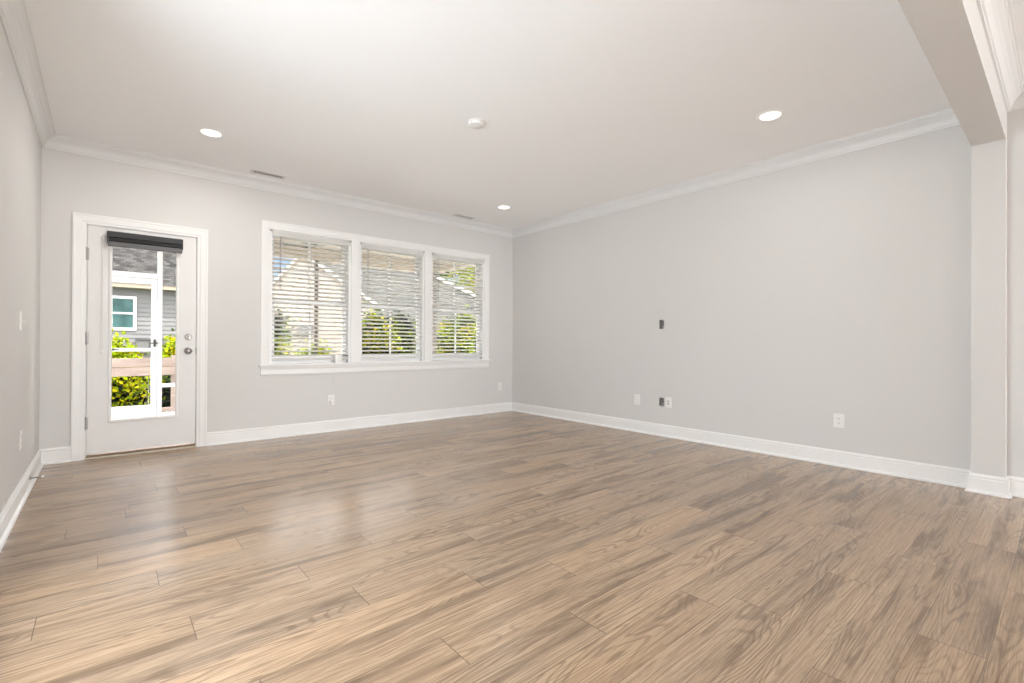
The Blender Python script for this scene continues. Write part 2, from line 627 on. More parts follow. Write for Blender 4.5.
# floor: staggered planks running parallel to the back wall
PW, PL = 0.1778, 1.228
known = {9: -4.489, 12: -4.556, 14: -4.756, 15: -4.40, 11: -4.923, 22: -4.11, 16: -4.08, 18: -4.637, 13: -4.21, 8: -3.943, 7: -3.513, 5: -3.844,
         10: -4.057, 4: -3.383, 3: -2.91, 6: -3.145, 1: -2.25, 0: -1.795, -1: -2.537, -2: -1.85, 20: -4.35, 24: -3.9}
b = MB()
uvg = b.bm.loops.layers.uv.new('grain')
uve = b.bm.loops.layers.uv.new('edge')
colr = b.bm.loops.layers.color.new('plank_tone')
rf = random.Random(21)
k0, k1 = int((YR - 0.1 + 5.19) / PW) - 1, int((0.10 + 5.19) / PW) + 1
for k in range(k0, k1):
    y0 = -5.19 + PW * k
    y1 = min(y0 + PW, 0.06)
    if y1 <= y0:
        continue
    jx = known.get(k, rf.uniform(-5, -3.8))
    x0 = jx - PL * math.ceil((jx - (XL - 0.1)) / PL)
    while x0 < 0.1:
        a, c = max(x0, XL - 0.1), min(x0 + PL, 0.1)
        f = b.bm.faces.new([b.bm.verts.new(p) for p in ((a, y0, 0), (c, y0, 0), (c, y1, 0), (a, y1, 0))])
        gu, gv = rf.uniform(0, 60), rf.uniform(0, 60)
        tone = (rf.random(), rf.random(), rf.random(), 1)
        for lp in f.loops:
            x, y = lp.vert.co.x, lp.vert.co.y
            lp[uvg].uv = (x - x0 + gu, y - y0 + gv)
            lp[uve].uv = (x - x0, y - y0)
            lp[colr] = tone
        x0 += PL
bmesh.ops.remove_doubles(b.bm, verts=b.bm.verts[:], dist=1e-5)
struct(b.build('floor', M['floor']))

struct(MB().box(XL - T, T, YR - T, T, H, H + 0.2).build('ceiling', M['ceiling']))
struct(wall_mesh(XL - T, T, 0, H, [DOOR] + [(a, c, WZ0, WZ1) for a, c in WIN], lambda u, z: (u, 0, z), (0, T, 0)).build('wall_back', M['wall']))
HOLE_A = (-2.600, -2.538, 0.329, 0.424)
HOLE_B = (-2.598, -2.536, 1.193, 1.294)
struct(wall_mesh(YR - T, 0, 0, H, [HOLE_A, HOLE_B, (-13.0, -9.6, 0.2, 2.4)], lambda u, z: (0, u, z), (T, 0, 0)).build('wall_right', M['wall']))  # the large opening is unseen, added for the side fill light
FILL_RECESS = (-5.02, -2.82, 0.20, 2.10)      # closed recess added out of view to house the left fill light
struct(wall_mesh(YR - T, 0, 0, H, [FILL_RECESS], lambda u, z: (XL, u, z), (-T, 0, 0)).build('wall_left', M['wall']))
by = MB()
by.box(-6.06, XL - T, FILL_RECESS[0] - 0.06, FILL_RECESS[0], FILL_RECESS[2] - 0.06, FILL_RECESS[3] + 0.06)
by.box(-6.06, XL - T, FILL_RECESS[1], FILL_RECESS[1] + 0.06, FILL_RECESS[2] - 0.06, FILL_RECESS[3] + 0.06)
by.box(-6.06, XL - T, FILL_RECESS[0], FILL_RECESS[1], FILL_RECESS[2] - 0.06, FILL_RECESS[2])
by.box(-6.06, XL - T, FILL_RECESS[0], FILL_RECESS[1], FILL_RECESS[3], FILL_RECESS[3] + 0.06)
by.box(-6.06, -6.00, FILL_RECESS[0], FILL_RECESS[1], FILL_RECESS[2], FILL_RECESS[3])
struct(by.build('wall_fill_recess', M['wall']))  # unseen box added round the left fill light
struct(wall_mesh(XL, 0, 0, H, [(-2.4, -0.2, 0.2, 2.4)], lambda u, z: (u, YR, z), (0, -T, 0)).build('wall_rear', M['wall']))  # unseen opening added behind the rear fill light
struct(MB().box(XL, 0, -5.255, -5.085, 2.430, H).build('beam', M['wall']))
struct(MB().box(-0.092, 0, -5.255, -5.085, 0, 2.430).build('pillar', M['wall']))

CROWN = [(0, H - 0.104), (0.010, H - 0.104), (0.012, H - 0.094), (0.020, H - 0.090), (0.026, H - 0.076), (0.036, H - 0.056), (0.052, H - 0.038),
         (0.066, H - 0.028), (0.074, H - 0.020), (0.080, H - 0.018), (0.082, H - 0.008), (0.092, H - 0.006), (0.092, H), (0, H)]
main = [(0, -5.085), (0, 0), (XL, 0), (XL, -5.085), (0, -5.085), (0, 0)]
struct(sweep(main, CROWN, 1, 2).build('trim_1', M['crown']))
struct(sweep([(0, -5.2), (0, -5.085), (0, 0), (XL, 0)], CROWN, 1, 2).build('trim_2', M['crown']))
struct(sweep(main, CROWN, 2, 3).build('trim_3', M['crown']))
kit = [(XL, -5.255), (XL, YR), (0, YR), (0, -5.255), (XL, -5.255), (XL, YR)]
struct(sweep(kit, CROWN, 2, 3).build('trim_4', M['crown']))
struct(sweep(kit, CROWN, 3, 4).build('trim_5', M['crown']))

BASE = [(0, 0), (0.030, 0), (0.030, 0.006), (0.026, 0.014), (0.019, 0.019), (0.014, 0.021), (0.014, 0.098), (0.0095, 0.102), (0.0095, 0.106), (0.0135, 0.109), (0.0135, 0.114), (0.009, 0.122), (0.005, 0.130), (0, 0.130)]
run = [(0, YR), (0, -5.255), (-0.092, -5.255), (-0.092, -5.085), (0, -5.085), (0, 0), (-3.967, 0)]
struct(sweep(run, BASE, 0, 1).build('baseboard_adjoining', M['trim']))
struct(sweep(run, BASE, 1, 4).build('baseboard_pillar', M['trim']))
struct(sweep(run, BASE, 4, 5).build('baseboard_right', M['trim']))
struct(sweep(run, BASE, 5, 6).build('baseboard_back', M['trim']))
run2 = [(-4.953, 0), (XL, 0), (XL, YR)]
struct(sweep(run2, BASE, 0, 1).build('baseboard_corner', M['trim']))
struct(sweep(run2, BASE, 1, 2).build('baseboard_left', M['trim']))

# ------------------------------------------------------------------ the door
CAS = [(0, 0), (0, 0.017), (0.010, 0.018), (0.060, 0.013), (0.066, 0.011), (0.074, 0.011), (0.082, 0.008), (0.086, 0.006), (0.086, 0)]


def casing_frame(x0, x1, z1, z0=0.0, wd=0.090, hd=None):
    """three-sided moulded casing round an opening whose outer edge is x0..x1, top z1"""
    b_ = MB()
    prof = [(0.0, 0.0), (0.0, 0.018), (0.012, 0.019), (0.020, 0.017), (0.060, 0.014), (0.068, 0.011), (wd - 0.006, 0.010), (wd, 0.006), (wd, 0.0)]
    rings = []
    for (cx, cz, sx, sz) in ((x0, z0, 1, 0), (x0, z1, 1, -1), (x1, z1, -1, -1), (x1, z0, -1, 0)):
        rings.append([b_.bm.verts.new((cx + sx * d, -p, cz + sz * d * (hd or wd) / wd)) for d, p in prof])
    k = len(prof)
    for A, B in zip(rings, rings[1:]):
        for q in range(k):
            t = (q + 1) % k
            b_.bm.faces.new((A[q], B[q], B[t], A[t]))
    b_.bm.faces.new(rings[0]); b_.bm.faces.new(rings[-1][::-1])
    bmesh.ops.recalc_face_normals(b_.bm, faces=b_.bm.faces[:])
    return b_


d1 = thing('door_1', 'white exterior door with a full glass lite and nickel hardware', 'door', (-4.458, 0, 0))
d1['kind'] = 'structure'
casing_frame(-4.953, -3.967, 2.130).build('casing', M['trim'], d1)
jb = MB()
jb.box(-4.8625, -4.858, -0.001, 0.139, 0, 2.0485)
jb.box(-4.0585, -4.0535, -0.001, 0.139, 0, 2.0485)
jb.box(-4.8625, -4.0535, -0.001, 0.139, 2.0485, 2.0525)
jb.box(-4.8625, -4.840, 0.050, 0.139, 0, 2.05)
jb.box(-4.076, -4.0535, 0.050, 0.139, 0, 2.05)
jb.box(-4.8625, -4.0535, 0.050, 0.139, 2.030, 2.05)
jb.build('jamb', M['trim'], d1)
MB().box(-4.862, -4.054, 0.004, 0.139, 0.0, 0.030, bevel=0.003).build('threshold', M['threshold'], d1)
MB().box(-4.866, -4.050, -0.022, 0.010, 0.0, 0.013, bevel=0.004).build('sill_strip', M['sill_metal'], d1)
# slab: a frame of stiles and rails round the glass opening
SX0, SX1, SZ0, SZ1 = -4.8545, -4.0620, 0.046, 2.045
GX0, GX1, GZ0, GZ1 = -4.700, -4.212, 0.318, 1.900
sl = wall_mesh(SX0, SX1, SZ0, SZ1, [(GX0, GX1, GZ0, GZ1)], lambda u, z: (u, 0.003, z), (0, 0.044, 0))
slab = sl.build('slab', M['door'], d1)
lf = MB()
prof = [(-0.016, 0.0), (-0.016, 0.004), (-0.008, 0.011), (0.004, 0.012), (0.010, 0.004), (0.010, -0.02)]
cor = [(GX0, GZ0, 1, 1), (GX0, GZ1, 1, -1), (GX1, GZ1, -1, -1), (GX1, GZ0, -1, 1)]
rings = [[lf.bm.verts.new((cx + sx * d, 0.003 - p, cz + sz * d)) for d, p in prof] for cx, cz, sx, sz in cor]
for i in range(4):
    A, B = rings[i], rings[(i + 1) % 4]
    for q in range(len(prof) - 1):
        lf.bm.faces.new((A[q], B[q], B[q + 1], A[q + 1]))
bmesh.ops.recalc_face_normals(lf.bm, faces=lf.bm.faces[:])
lf.build('lite_frame', M['trim'], d1)
MB().box(GX0, GX1, 0.022, 0.027, GZ0, GZ1).build('glass', M['glass'], d1)
for hz in (1.787, 1.054, 0.313):
    hb = MB()
    hb.lathe([(0, -0.050), (0.0055, -0.050), (0.0055, -0.0175), (0.005, -0.017), (0.0055, -0.0165), (0.0055, 0.0165), (0.005, 0.017), (0.0055, 0.0175), (0.0055, 0.050), (0, 0.050)], (-4.860, -0.008, hz), (0, 0, 1), 14)
    hb.lathe([(0, 0), (0.0062, 0), (0.0062, 0.003), (0.003, 0.006), (0, 0.006)], (-4.860, -0.008, hz + 0.050), (0, 0, 1), 14)
    hb.lathe([(0, 0), (0.0062, 0), (0.0062, 0.003), (0.003, 0.006), (0, 0.006)], (-4.860, -0.008, hz - 0.050), (0, 0, -1), 14)
    hb.box(-4.872, -4.846, -0.0035, 0.0025, hz - 0.050, hz + 0.050)
    hb.build('hinge', M['nickel'], d1, smooth=True)
kb = MB()
kb.lathe([(0, 0), (0.033, 0), (0.033, 0.003), (0.029, 0.008), (0.015, 0.010), (0.011, 0.014), (0.011, 0.030), (0.016, 0.034), (0.026, 0.040), (0.0285, 0.050), (0.026, 0.060), (0.018, 0.067), (0.0, 0.069)], (-4.124, 0.003, 0.938), (0, -1, 0), 36)
kb.build('knob', M['nickel'], d1, smooth=True)
db = MB()
db.lathe([(0, 0), (0.031, 0), (0.031, 0.004), (0.026, 0.012), (0.012, 0.014), (0, 0.014)], (-4.123, 0.003, 1.073), (0, -1, 0), 36)
db.box(-4.129, -4.117, -0.031, -0.009, 1.055, 1.091, bevel=0.004)
db.build('deadbolt', M['nickel'], d1, smooth=True)
MB().box(-4.0625, -4.0590, -0.004, 0.005, 0.905, 0.965, bevel=0.001).build('latch_plate', M['black_roll'], d1)

# roller shade screwed to the top of the door
rs = thing('roller_shade', 'charcoal roller shade rolled up over the door glass', 'roller shade', (-4.455, -0.03, 1.94))
MB().box(-4.728, -4.176, -0.066, 0.001, 1.945, 1.998, bevel=0.006).build('cassette', M['black_fabric'], rs)
MB().lathe([(0, 0), (0.026, 0), (0.026, 0.535), (0, 0.535)], (-4.716, -0.034, 1.928), (1, 0, 0), 28).build('rolled_fabric', M['black_roll'], rs, smooth=True)
MB().box(-4.721, -4.180, -0.052, -0.014, 1.868, 1.912, bevel=0.007).build('hem_bar', M['grey_bar'], rs)
for bx in (-4.7275, -4.1815):
    MB().box(bx, bx + 0.006, -0.060, 0.002, 1.900, 1.996, bevel=0.002).build('bracket', M['black_fabric'], rs)
ch = MB()
for cx in (-4.752, -4.762):
    ch.tube([(cx, -0.012, 1.93), (cx + 0.001, -0.014, 1.5), (cx, -0.012, 0.945)], 0.0016, 6)
ch.build('bead_chain', M['white_plastic'], rs)
tn = MB()
tn.box(-4.767, -4.747, -0.024, 0.003, 0.915, 0.955, bevel=0.005)
tn.lathe([(0, 0), (0.011, 0), (0.011, 0.004), (0, 0.005)], (-4.757, -0.022, 0.935), (0, -1, 0), 18)
tn.build('chain_tensioner', M['white_plastic'], rs)
MB().box(-4.766, -4.748, -0.016, 0.003, 1.920, 1.950, bevel=0.008).build('chain_bracket', M['white_plastic'], rs)

# ------------------------------------------------------------------ the windows
cs = casing_frame(-3.492, -0.458, 2.3165, WZ0, 0.090, 0.0845)
for a, c in ((WIN[0][1], WIN[1][0]), (WIN[1][1], WIN[2][0])):
    cs.box(a, c, -0.015, 0.0, WZ0, 2.2365, bevel=0.004)
struct(cs.build('trim_6', M['trim']))
st = MB()
st.box(-3.512, -0.438, -0.048, 0.0, 0.768, WZ0, bevel=0.006)
for a, c in WIN:
    st.box(a, c, -0.002, 0.075, 0.768, WZ0)
struct(st.build('trim_7', M['trim']))
ap = MB().prism([(0, 0.668), (-0.008, 0.668), (-0.012, 0.678), (-0.016, 0.684), (-0.014, 0.730), (-0.020, 0.750), (-0.022, 0.768), (0, 0.768)], 'x', -3.490, -0.460)
struct(ap.build('trim_8', M['trim']))


def make_window(i, a, c):
    wd = thing('window_%d' % i, ('left', 'middle', 'right')[i - 1] + ' double-hung window of the white triple window', 'window', ((a + c) / 2, 0.09, WZ0))
    wd['kind'] = 'structure'
    f = MB()   # jamb liner
    f.box(a, a + 0.022, 0.001, 0.139, WZ0, WZ1)
    f.box(c - 0.022, c, 0.001, 0.139, WZ0, WZ1)
    f.box(a, c, 0.001, 0.139, WZ1 - 0.022, WZ1)
    f.box(a, c, 0.062, 0.139, WZ0, WZ0 + 0.030)
    f.build('frame', M['vinyl'], wd)

    def sash(name, z0, z1, y, rb, rt):
        s = MB()
        y0, y1 = y, y + 0.030
        L_, R_ = a + 0.022, c - 0.022
        s.box(L_, L_ + 0.042, y0, y1, z0, z1, bevel=0.003)
        s.box(R_ - 0.042, R_, y0, y1, z0, z1, bevel=0.003)
        s.box(L_ + 0.042, R_ - 0.042, y0, y1, z0, z0 + rb)
        s.box(L_ + 0.042, R_ - 0.042, y0, y1, z1 - rt, z1)
        o = s.build(name, M['vinyl'], wd)
        mx, mz = (L_ + R_) / 2, (z0 + rb + z1 - rt) / 2
        g = MB()
        g.box(mx - 0.011, mx + 0.011, y + 0.006, y + 0.020, z0 + rb, z1 - rt)
        g.box(L_ + 0.042, R_ - 0.042, y + 0.011, y + 0.019, mz - 0.009, mz + 0.009)
        gm = g.build('grille', M['vinyl'], o)
        p = MB()
        p.box(L_ + 0.040, R_ - 0.040, y + 0.0135, y + 0.0165, z0 + rb - 0.004, z1 - rt + 0.004)
        p.build('pane', M['glass'], o)
        return o

    sash('upper_sash', 1.448, WZ1 - 0.022, 0.104, 0.040, 0.045)
    lo = sash('lower_sash', WZ0 + 0.030, 1.490, 0.070, 0.060, 0.042)
    k = MB()
    mx = (a + c) / 2
    k.box(mx - 0.03, mx + 0.03, 0.072, 0.098, 1.490, 1.500, bevel=0.003)
    k.lathe([(0, 0), (0.012, 0), (0.010, 0.010), (0, 0.011)], (mx, 0.085, 1.498), (0, 0, 1), 16)
    k.build('sash_lock', M['vinyl'], lo)
    return wd


def make_blind(i, a, c):
    where = ('left', 'middle', 'right')[i]
    bl = thing('window_blind', 'open white slatted blind hanging in the %s window of the three' % where, 'blind', ((a + c) / 2, 0.03, WZ1), 'open slatted blinds in the triple window')
    x0, x1 = a + 0.026, c - 0.026
    v = MB()
    v.box(x0 - 0.003, x1 + 0.003, -0.010, -0.002, WZ1 - 0.066, WZ1 - 0.005, bevel=0.003)
    v.build('valance', M['slat'], bl)
    MB().box(x0, x1, 0.004, 0.052, WZ1 - 0.055, WZ1 - 0.018, bevel=0.002).build('head_rail', M['slat'], bl)
    s = MB()
    z = 2.164
    zs = []
    while z > 0.865:
        zs.append(z)
        z -= 0.0476
    tilt = R(-19)    # room edge up, outer edge down
    for z in zs:
        q = bmesh.new()
        pts = []
        for t in (-0.025, -0.0125, 0.0, 0.0125, 0.025):
            pts.append((t, 0.0022 * (1 - (t / 0.025) ** 2)))
        ring = [(t, h + 0.0013) for t, h in pts] + [(t, h - 0.0013) for t, h in pts[::-1]]
        ca, sa = math.cos(tilt), math.sin(tilt)
        s.prism([(0.030 + t * ca - h * sa, z + t * sa + h * ca) for t, h in ring], 'x', x0, x1)
        q.free()
    s.build('slats', M['slat'], bl)
    zb = zs[-1] - 0.040
    MB().box(x0, x1, 0.006, 0.054, zb - 0.011, zb + 0.011, bevel=0.004).build('bottom_rail', M['slat'], bl)
    ld = MB()
    for fx in (0.13, 0.5, 0.87):
        xx = x0 + (x1 - x0) * fx
        for yy in (0.0035, 0.0555):
            ld.tube([(xx, yy, 2.18), (xx, yy, zb)], 0.0008, 5)
    ld.build('ladder_cord', M['slat'], bl)
    wn = MB()
    wx = x0 + 0.072
    wn.tube([(wx, -0.004, 2.165), (wx, -0.012, 2.135), (wx + 0.002, -0.014, 1.60)], 0.0050, 8)
    wn.build('tilt_wand', M['wand'], bl)
    return bl


M['wand'] = mat('clear_grey_wand', (0.26, 0.26, 0.265), 0.25)
for i, (a, c) in enumerate(WIN):
    make_window(i + 1, a, c)
    make_blind(i, a, c)

# small white gadget on the window stool, its cord running to the outlet below
gd = thing('window_gadget', 'small white plastic gadget on the window ledge with a thin cord down to the outlet', 'gadget', (-2.615, -0.02, WZ0))
g = MB()
g.box(-2.716, -2.632, -0.040, -0.016, WZ0, WZ0 + 0.090, bevel=0.008, seg=3)
g.box(-2.700, -2.610, -0.044, -0.006, WZ0, WZ0 + 0.012, bevel=0.004)
g.build('body', M['white_plastic'], gd, smooth=True)
MB().box(-2.634, -2.558, -0.032, -0.024, WZ0 + 0.078, WZ0 + 0.087, bevel=0.002).build('arm', M['utility_grey'], gd)
cd = MB()
cd.tube([(-2.69, -0.040, 0.796), (-2.70, -0.047, 0.793), (-2.715, -0.053, 0.786), (-2.72, -0.052, 0.77), (-2.722, -0.030, 0.70), (-2.726, -0.020, 0.60), (-2.732, -0.016, 0.48), (-2.735, -0.030, 0.41), (-2.748, -0.032, 0.375)], 0.0017, 6)
cd.build('cord', M['white_plastic'], gd)
MB().box(-2.768, -2.728, -0.042, -0.0065, 0.308, 0.362, bevel=0.006).build('plug', M['white_plastic'], gd)


# ------------------------------------------------------------------ plates, boxes, switch on the walls
def frame_map(wall):
    """local (across, off the wall, up) -> world for each wall"""
    return {'back': Matrix(((1, 0, 0), (0, 1, 0), (0, 0, 1))), 'right': Matrix(((0, -1, 0), (-1, 0, 0), (0, 0, 1))).transposed(),
            'left': Matrix(((0, 1, 0), (-1, 0, 0), (0, 0, 1)))}[wall]


def plate(name, label, cat, wall, loc, kind, w_=0.074, h_=0.118, group=None):
    t = thing(name, label, cat, loc, group)
    t.rotation_euler.z = {'back': 0, 'right': -PI / 2, 'left': PI / 2}[wall]
    # local frame: x across, -y out of the wall, z up

    def loc_build(mb, nm, mt, parent=t, smooth=False):
        me = D.meshes.new(nm)
        mb.bm.to_mesh(me); mb.bm.free()
        me.materials.append(mt)
        if smooth:
            for p in me.polygons:
                p.use_smooth = True
        o = D.objects.new(nm, me)
        COL.objects.link(o)
        o.parent = parent
        return o

    pl = MB()
    pl.box(-w_ / 2, w_ / 2, -0.0065, 0.0, -h_ / 2, h_ / 2, bevel=0.0030)
    loc_build(pl, 'cover_plate', M['white_plastic'])

    def screw(z):
        s = MB().lathe([(0, 0), (0.003, 0), (0.0025, 0.0012), (0, 0.0014)], (0, -0.0065, z), (0, -1, 0), 12)
        loc_build(s, 'screw', M['vent'])

    if kind in ('outlet', 'outlet_plugged'):
        for s in (1, -1):
            f = MB()
            f.box(-0.0165, 0.0165, -0.0085, -0.005, s * 0.0195 - 0.014, s * 0.0195 + 0.014, bevel=0.003)
            fo = loc_build(f, 'receptacle', M['white_plastic'])
            if kind == 'outlet' or s == 1:
                q = MB()
                q.box(-0.0085, -0.0062, -0.0089, -0.0080, s * 0.0195 - 0.002, s * 0.0195 + 0.008)
                q.box(0.0062, 0.0085, -0.0089, -0.0080, s * 0.0195 - 0.002, s * 0.0195 + 0.007)
                q.lathe([(0, 0), (0.0026, 0), (0.0026, 0.0009), (0, 0.0009)], (0, -0.0080, s * 0.0195 - 0.007), (0, -1, 0), 10)
                loc_build(q, 'slots', M['dark'], fo)
        screw(0)
    elif kind == 'blank':
        screw(0.042); screw(-0.042)
    elif kind == 'jack':
        f = MB()
        f.box(-0.017, 0.017, -0.0080, -0.005, -0.034, 0.034, bevel=0.003)
        fo = loc_build(f, 'insert', M['white_plastic'])
        for z in (0.014, -0.014):
            q = MB()
            q.lathe([(0, 0), (0.0062, 0), (0.0062, 0.005), (0, 0.005)], (0, -0.0078, z), (0, -1, 0), 14)
            loc_build(q, 'jack', M['dark'], fo)
        screw(0.048); screw(-0.048)
    elif kind == 'switch':
        f = MB()
        f.box(-0.006, 0.006, -0.0075, -0.005, -0.013, 0.013)
        loc_build(f, 'slot', M['white_plastic'])
        q = MB()
        q.box(-0.0045, 0.0045, -0.032, -0.006, -0.004, 0.0055, bevel=0.0015, rot=Matrix.Rotation(R(20), 3, 'X'), piv=(0, -0.006, 0))
        loc_build(q, 'toggle', M['vent'])
        screw(0.030); screw(-0.030)
    return t


plate('wall_outlet', 'white outlet under the left window with a cord plugged in', 'outlet', 'back', (-2.748, 0, 0.362), 'outlet_plugged', group='wall outlets')
plate('wall_outlet', 'white outlet low on the back wall near the room corner', 'outlet', 'back', (-0.249, 0, 0.380), 'outlet', group='wall outlets')
plate('wall_outlet', 'white outlet low on the long right wall, nearest the pillar', 'outlet', 'right', (0, -4.266, 0.382), 'outlet', 0.080, 0.118, group='wall outlets')
plate('blank_plate', 'white blank cover plate low on the right wall', 'wall plate', 'right', (0, -2.251, 0.376), 'blank', 0.078, 0.120)
plate('jack_plate', 'white jack plate with two dark sockets beside the low open wall box', 'wall plate', 'right', (0, -2.660, 0.380), 'jack', 0.074, 0.116)
plate('light_switch', 'white toggle light switch on the left wall', 'light switch', 'left', (XL, -1.240, 1.153), 'switch', 0.080, 0.122)
plate('wall_outlet', 'white outlet low on the left wall below the light switch', 'outlet', 'left', (XL, -1.190, 0.393), 'outlet', 0.074, 0.120, group='wall outlets')


def wall_box(label, hole):
    y0, y1, z0, z1 = hole
    t = thing('wall_box', label, 'wall box', (0.03, (y0 + y1) / 2, (z0 + z1) / 2), 'open wall boxes')
    s = MB()
    s.box(0.012, 0.070, y0 + 0.0005, y0 + 0.003, z0 + 0.0005, z1 - 0.0005)
    s.box(0.012, 0.070, y1 - 0.003, y1 - 0.0005, z0 + 0.0005, z1 - 0.0005)
    s.box(0.012, 0.070, y0 + 0.003, y1 - 0.003, z0 + 0.0005, z0 + 0.003)
    s.box(0.012, 0.070, y0 + 0.003, y1 - 0.003, z1 - 0.003, z1 - 0.0005)
    s.box(0.050, 0.070, y0 + 0.003, y1 - 0.003, z0 + 0.003, z1 - 0.003)
    s.build('shell', M['grey_box'], t)
    k = MB()
    k.tube([(0.049, y0 + 0.016, z0 + 0.02), (0.040, y0 + 0.020, z0 + 0.035), (0.030, y0 + 0.030, z0 + 0.055), (0.045, y0 + 0.040, z1 - 0.012)], 0.0035, 8)
    k.build('cable', M['dark'], t, smooth=True)
    return t


wall_box('open recessed dark wall box low on the right wall between two white plates', HOLE_A)
wall_box('open recessed dark wall box at eye height on the right wall', HOLE_B)

# spring door stop on the left baseboard
ds = thing('door_stop', 'spring door stop sticking out of the left baseboard', 'door stop', (XL + 0.014, -0.815, 0.066))
MB().lathe([(0, 0), (0.013, 0), (0.013, 0.004), (0.008, 0.010), (0, 0.010)], (XL + 0.0135, -0.815, 0.066), (1, 0, 0), 18).build('base', M['nickel'], ds, smooth=True)
hel = [(XL + 0.022 + 0.052 * i / 119, -0.815 + 0.0055 * math.cos(i * 0.63), 0.066 + 0.0055 * math.sin(i * 0.63)) for i in range(120)]
MB().tube(hel, 0.0013, 6).build('spring', M['nickel'], ds, smooth=True)
MB().lathe([(0, 0), (0.0075, 0), (0.008, 0.010), (0.006, 0.015), (0, 0.016)], (XL + 0.073, -0.815, 0.066), (1, 0, 0), 18).build('tip', M['white_plastic'], ds, smooth=True)


# ------------------------------------------------------------------ ceiling fixtures
def downlight(x, y, label, watts):
    t = thing('recessed_light', label, 'ceiling light', (x, y, H), 'recessed ceiling lights')
    rg = MB()
    rg.lathe([(0.070, 0.0), (0.070, 0.004), (0.076, 0.008), (0.090, 0.004), (0.092, 0.0)], (x, y, H), (0, 0, -1), 40)
    rg.build('trim_ring', M['ceiling'], t, smooth=True)
    MB().lathe([(0.071, 0.0015), (0.050, 0.0045), (0, 0.0055)], (x, y, H), (0, 0, -1), 40).build('lens', M['lens'], t, smooth=True)
    light('recessed_lamp_beam', 'AREA', (x, y, H - 0.010), watts, (1.0, 0.965, 0.92), (0, 0, -1), shape='DISK', size=0.13)
    return t


downlight(-4.085, -0.970, 'lit round recessed ceiling light in front of the door', 6.5)
downlight(-0.925, -0.910, 'lit round recessed ceiling light nearest the far room corner', 0.8)
downlight(-0.955, -4.080, 'lit round recessed ceiling light nearest the beam', 2.0)

sd = thing('smoke_detector', 'white round smoke detector in the middle of the ceiling', 'smoke detector', (-2.557, -2.550, H))
MB().lathe([(0, 0), (0.064, 0), (0.064, 0.010), (0.060, 0.012), (0, 0.012)], (-2.557, -2.550, H), (0, 0, -1), 40).build('base', M['vent'], sd, smooth=True)
MB().lathe([(0.060, 0.012), (0.062, 0.016), (0.058, 0.030), (0.040, 0.038), (0, 0.040)], (-2.557, -2.550, H), (0, 0, -1), 40).build('cover', M['white_plastic'], sd, smooth=True)


def vent(x, y, label):
    t = thing('ceiling_vent', label, 'vent', (x, y, H), 'ceiling air vents')
    w_, d_ = 0.160, 0.055
    f = MB()
    f.box(x - w_, x + w_, y - d_, y - d_ + 0.020, H - 0.006, H, bevel=0.002)
    f.box(x - w_, x + w_, y + d_ - 0.020, y + d_, H - 0.006, H, bevel=0.002)
    f.box(x - w_, x - w_ + 0.020, y - d_ + 0.018, y + d_ - 0.018, H - 0.006, H, bevel=0.002)
    f.box(x + w_ - 0.020, x + w_, y - d_ + 0.018, y + d_ - 0.018, H - 0.006, H, bevel=0.002)
    f.build('frame', M['vent'], t)
    MB().box(x - w_ + 0.012, x + w_ - 0.012, y - d_ + 0.012, y + d_ - 0.012, H - 0.0012, H - 0.0002).build('backing', M['dark'], t)
    lv = MB()
    k = 12
    for i in range(k):
        xx = x - w_ + 0.028 + (2 * w_ - 0.056) * i / (k - 1)
        lv.box(xx - 0.0048, xx + 0.0048, y - d_ + 0.018, y + d_ - 0.018, H - 0.0055, H - 0.0015, rot=Matrix.Rotation(R(20), 3, 'Y'))
    lv.build('louvers', M['vent'], t)
    return t


vent(-3.480, -0.225, 'white ceiling vent with dark slots between door and windows')
vent(-1.050, -0.205, 'white ceiling vent with dark slots above the right window')

# ------------------------------------------------------------------ the screened porch outside
PY, PZ = 2.60, -0.10
struct(MB().box(-5.9, 0.26, T, PY + 0.12, PZ - 0.12, PZ).build('porch_floor', M['concrete']))
struct(MB().box(-5.9, 0.30, T, PY + 0.14, 2.60, 2.66).build('porch_ceiling', M['porch_tan']))
struct(MB().box(-5.9, 0.255, PY - 0.03, PY + 0.10, 2.390, 2.60).build('porch_beam_front', M['porch_tan']))
struct(MB().box(0.125, 0.255, T, PY - 0.03, 2.390, 2.60).build('porch_beam_side', M['porch_tan']))
for x0, x1, lb in ((-2.086, -2.034, 'slim brown wooden porch post seen through the left window'), (0.130, 0.255, 'brown wooden porch corner post seen through the right window')):
    t = thing('porch_post', lb, 'post', ((x0 + x1) / 2, PY + 0.03, PZ), 'wooden porch posts')
    MB().box(x0, x1, PY, PY + (x1 - x0), PZ, 2.390, bevel=0.006).build('shaft', M['post_brown'], t)
    MB().box(x0 - 0.02, x1 + 0.02, PY - 0.02, PY + (x1 - x0) + 0.02, PZ, PZ + 0.10, bevel=0.006).build('plinth', M['post_brown'], t)

sw = thing('porch_screen_frame', 'white screen wall framing beside the screen door seen through the door glass', 'porch frame', (-4.1, PY, PZ))
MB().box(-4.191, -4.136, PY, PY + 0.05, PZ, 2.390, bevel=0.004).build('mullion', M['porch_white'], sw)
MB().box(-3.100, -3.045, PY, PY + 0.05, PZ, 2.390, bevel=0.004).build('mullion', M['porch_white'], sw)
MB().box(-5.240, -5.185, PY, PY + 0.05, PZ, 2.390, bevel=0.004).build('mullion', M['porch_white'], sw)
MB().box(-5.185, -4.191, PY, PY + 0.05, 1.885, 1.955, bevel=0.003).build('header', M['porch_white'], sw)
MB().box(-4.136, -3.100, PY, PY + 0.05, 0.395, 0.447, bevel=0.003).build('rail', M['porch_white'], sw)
MB().box(-4.136, -3.100, PY, PY + 0.05, PZ, 0.048, bevel=0.003).build('bottom_rail', M['porch_white'], sw)

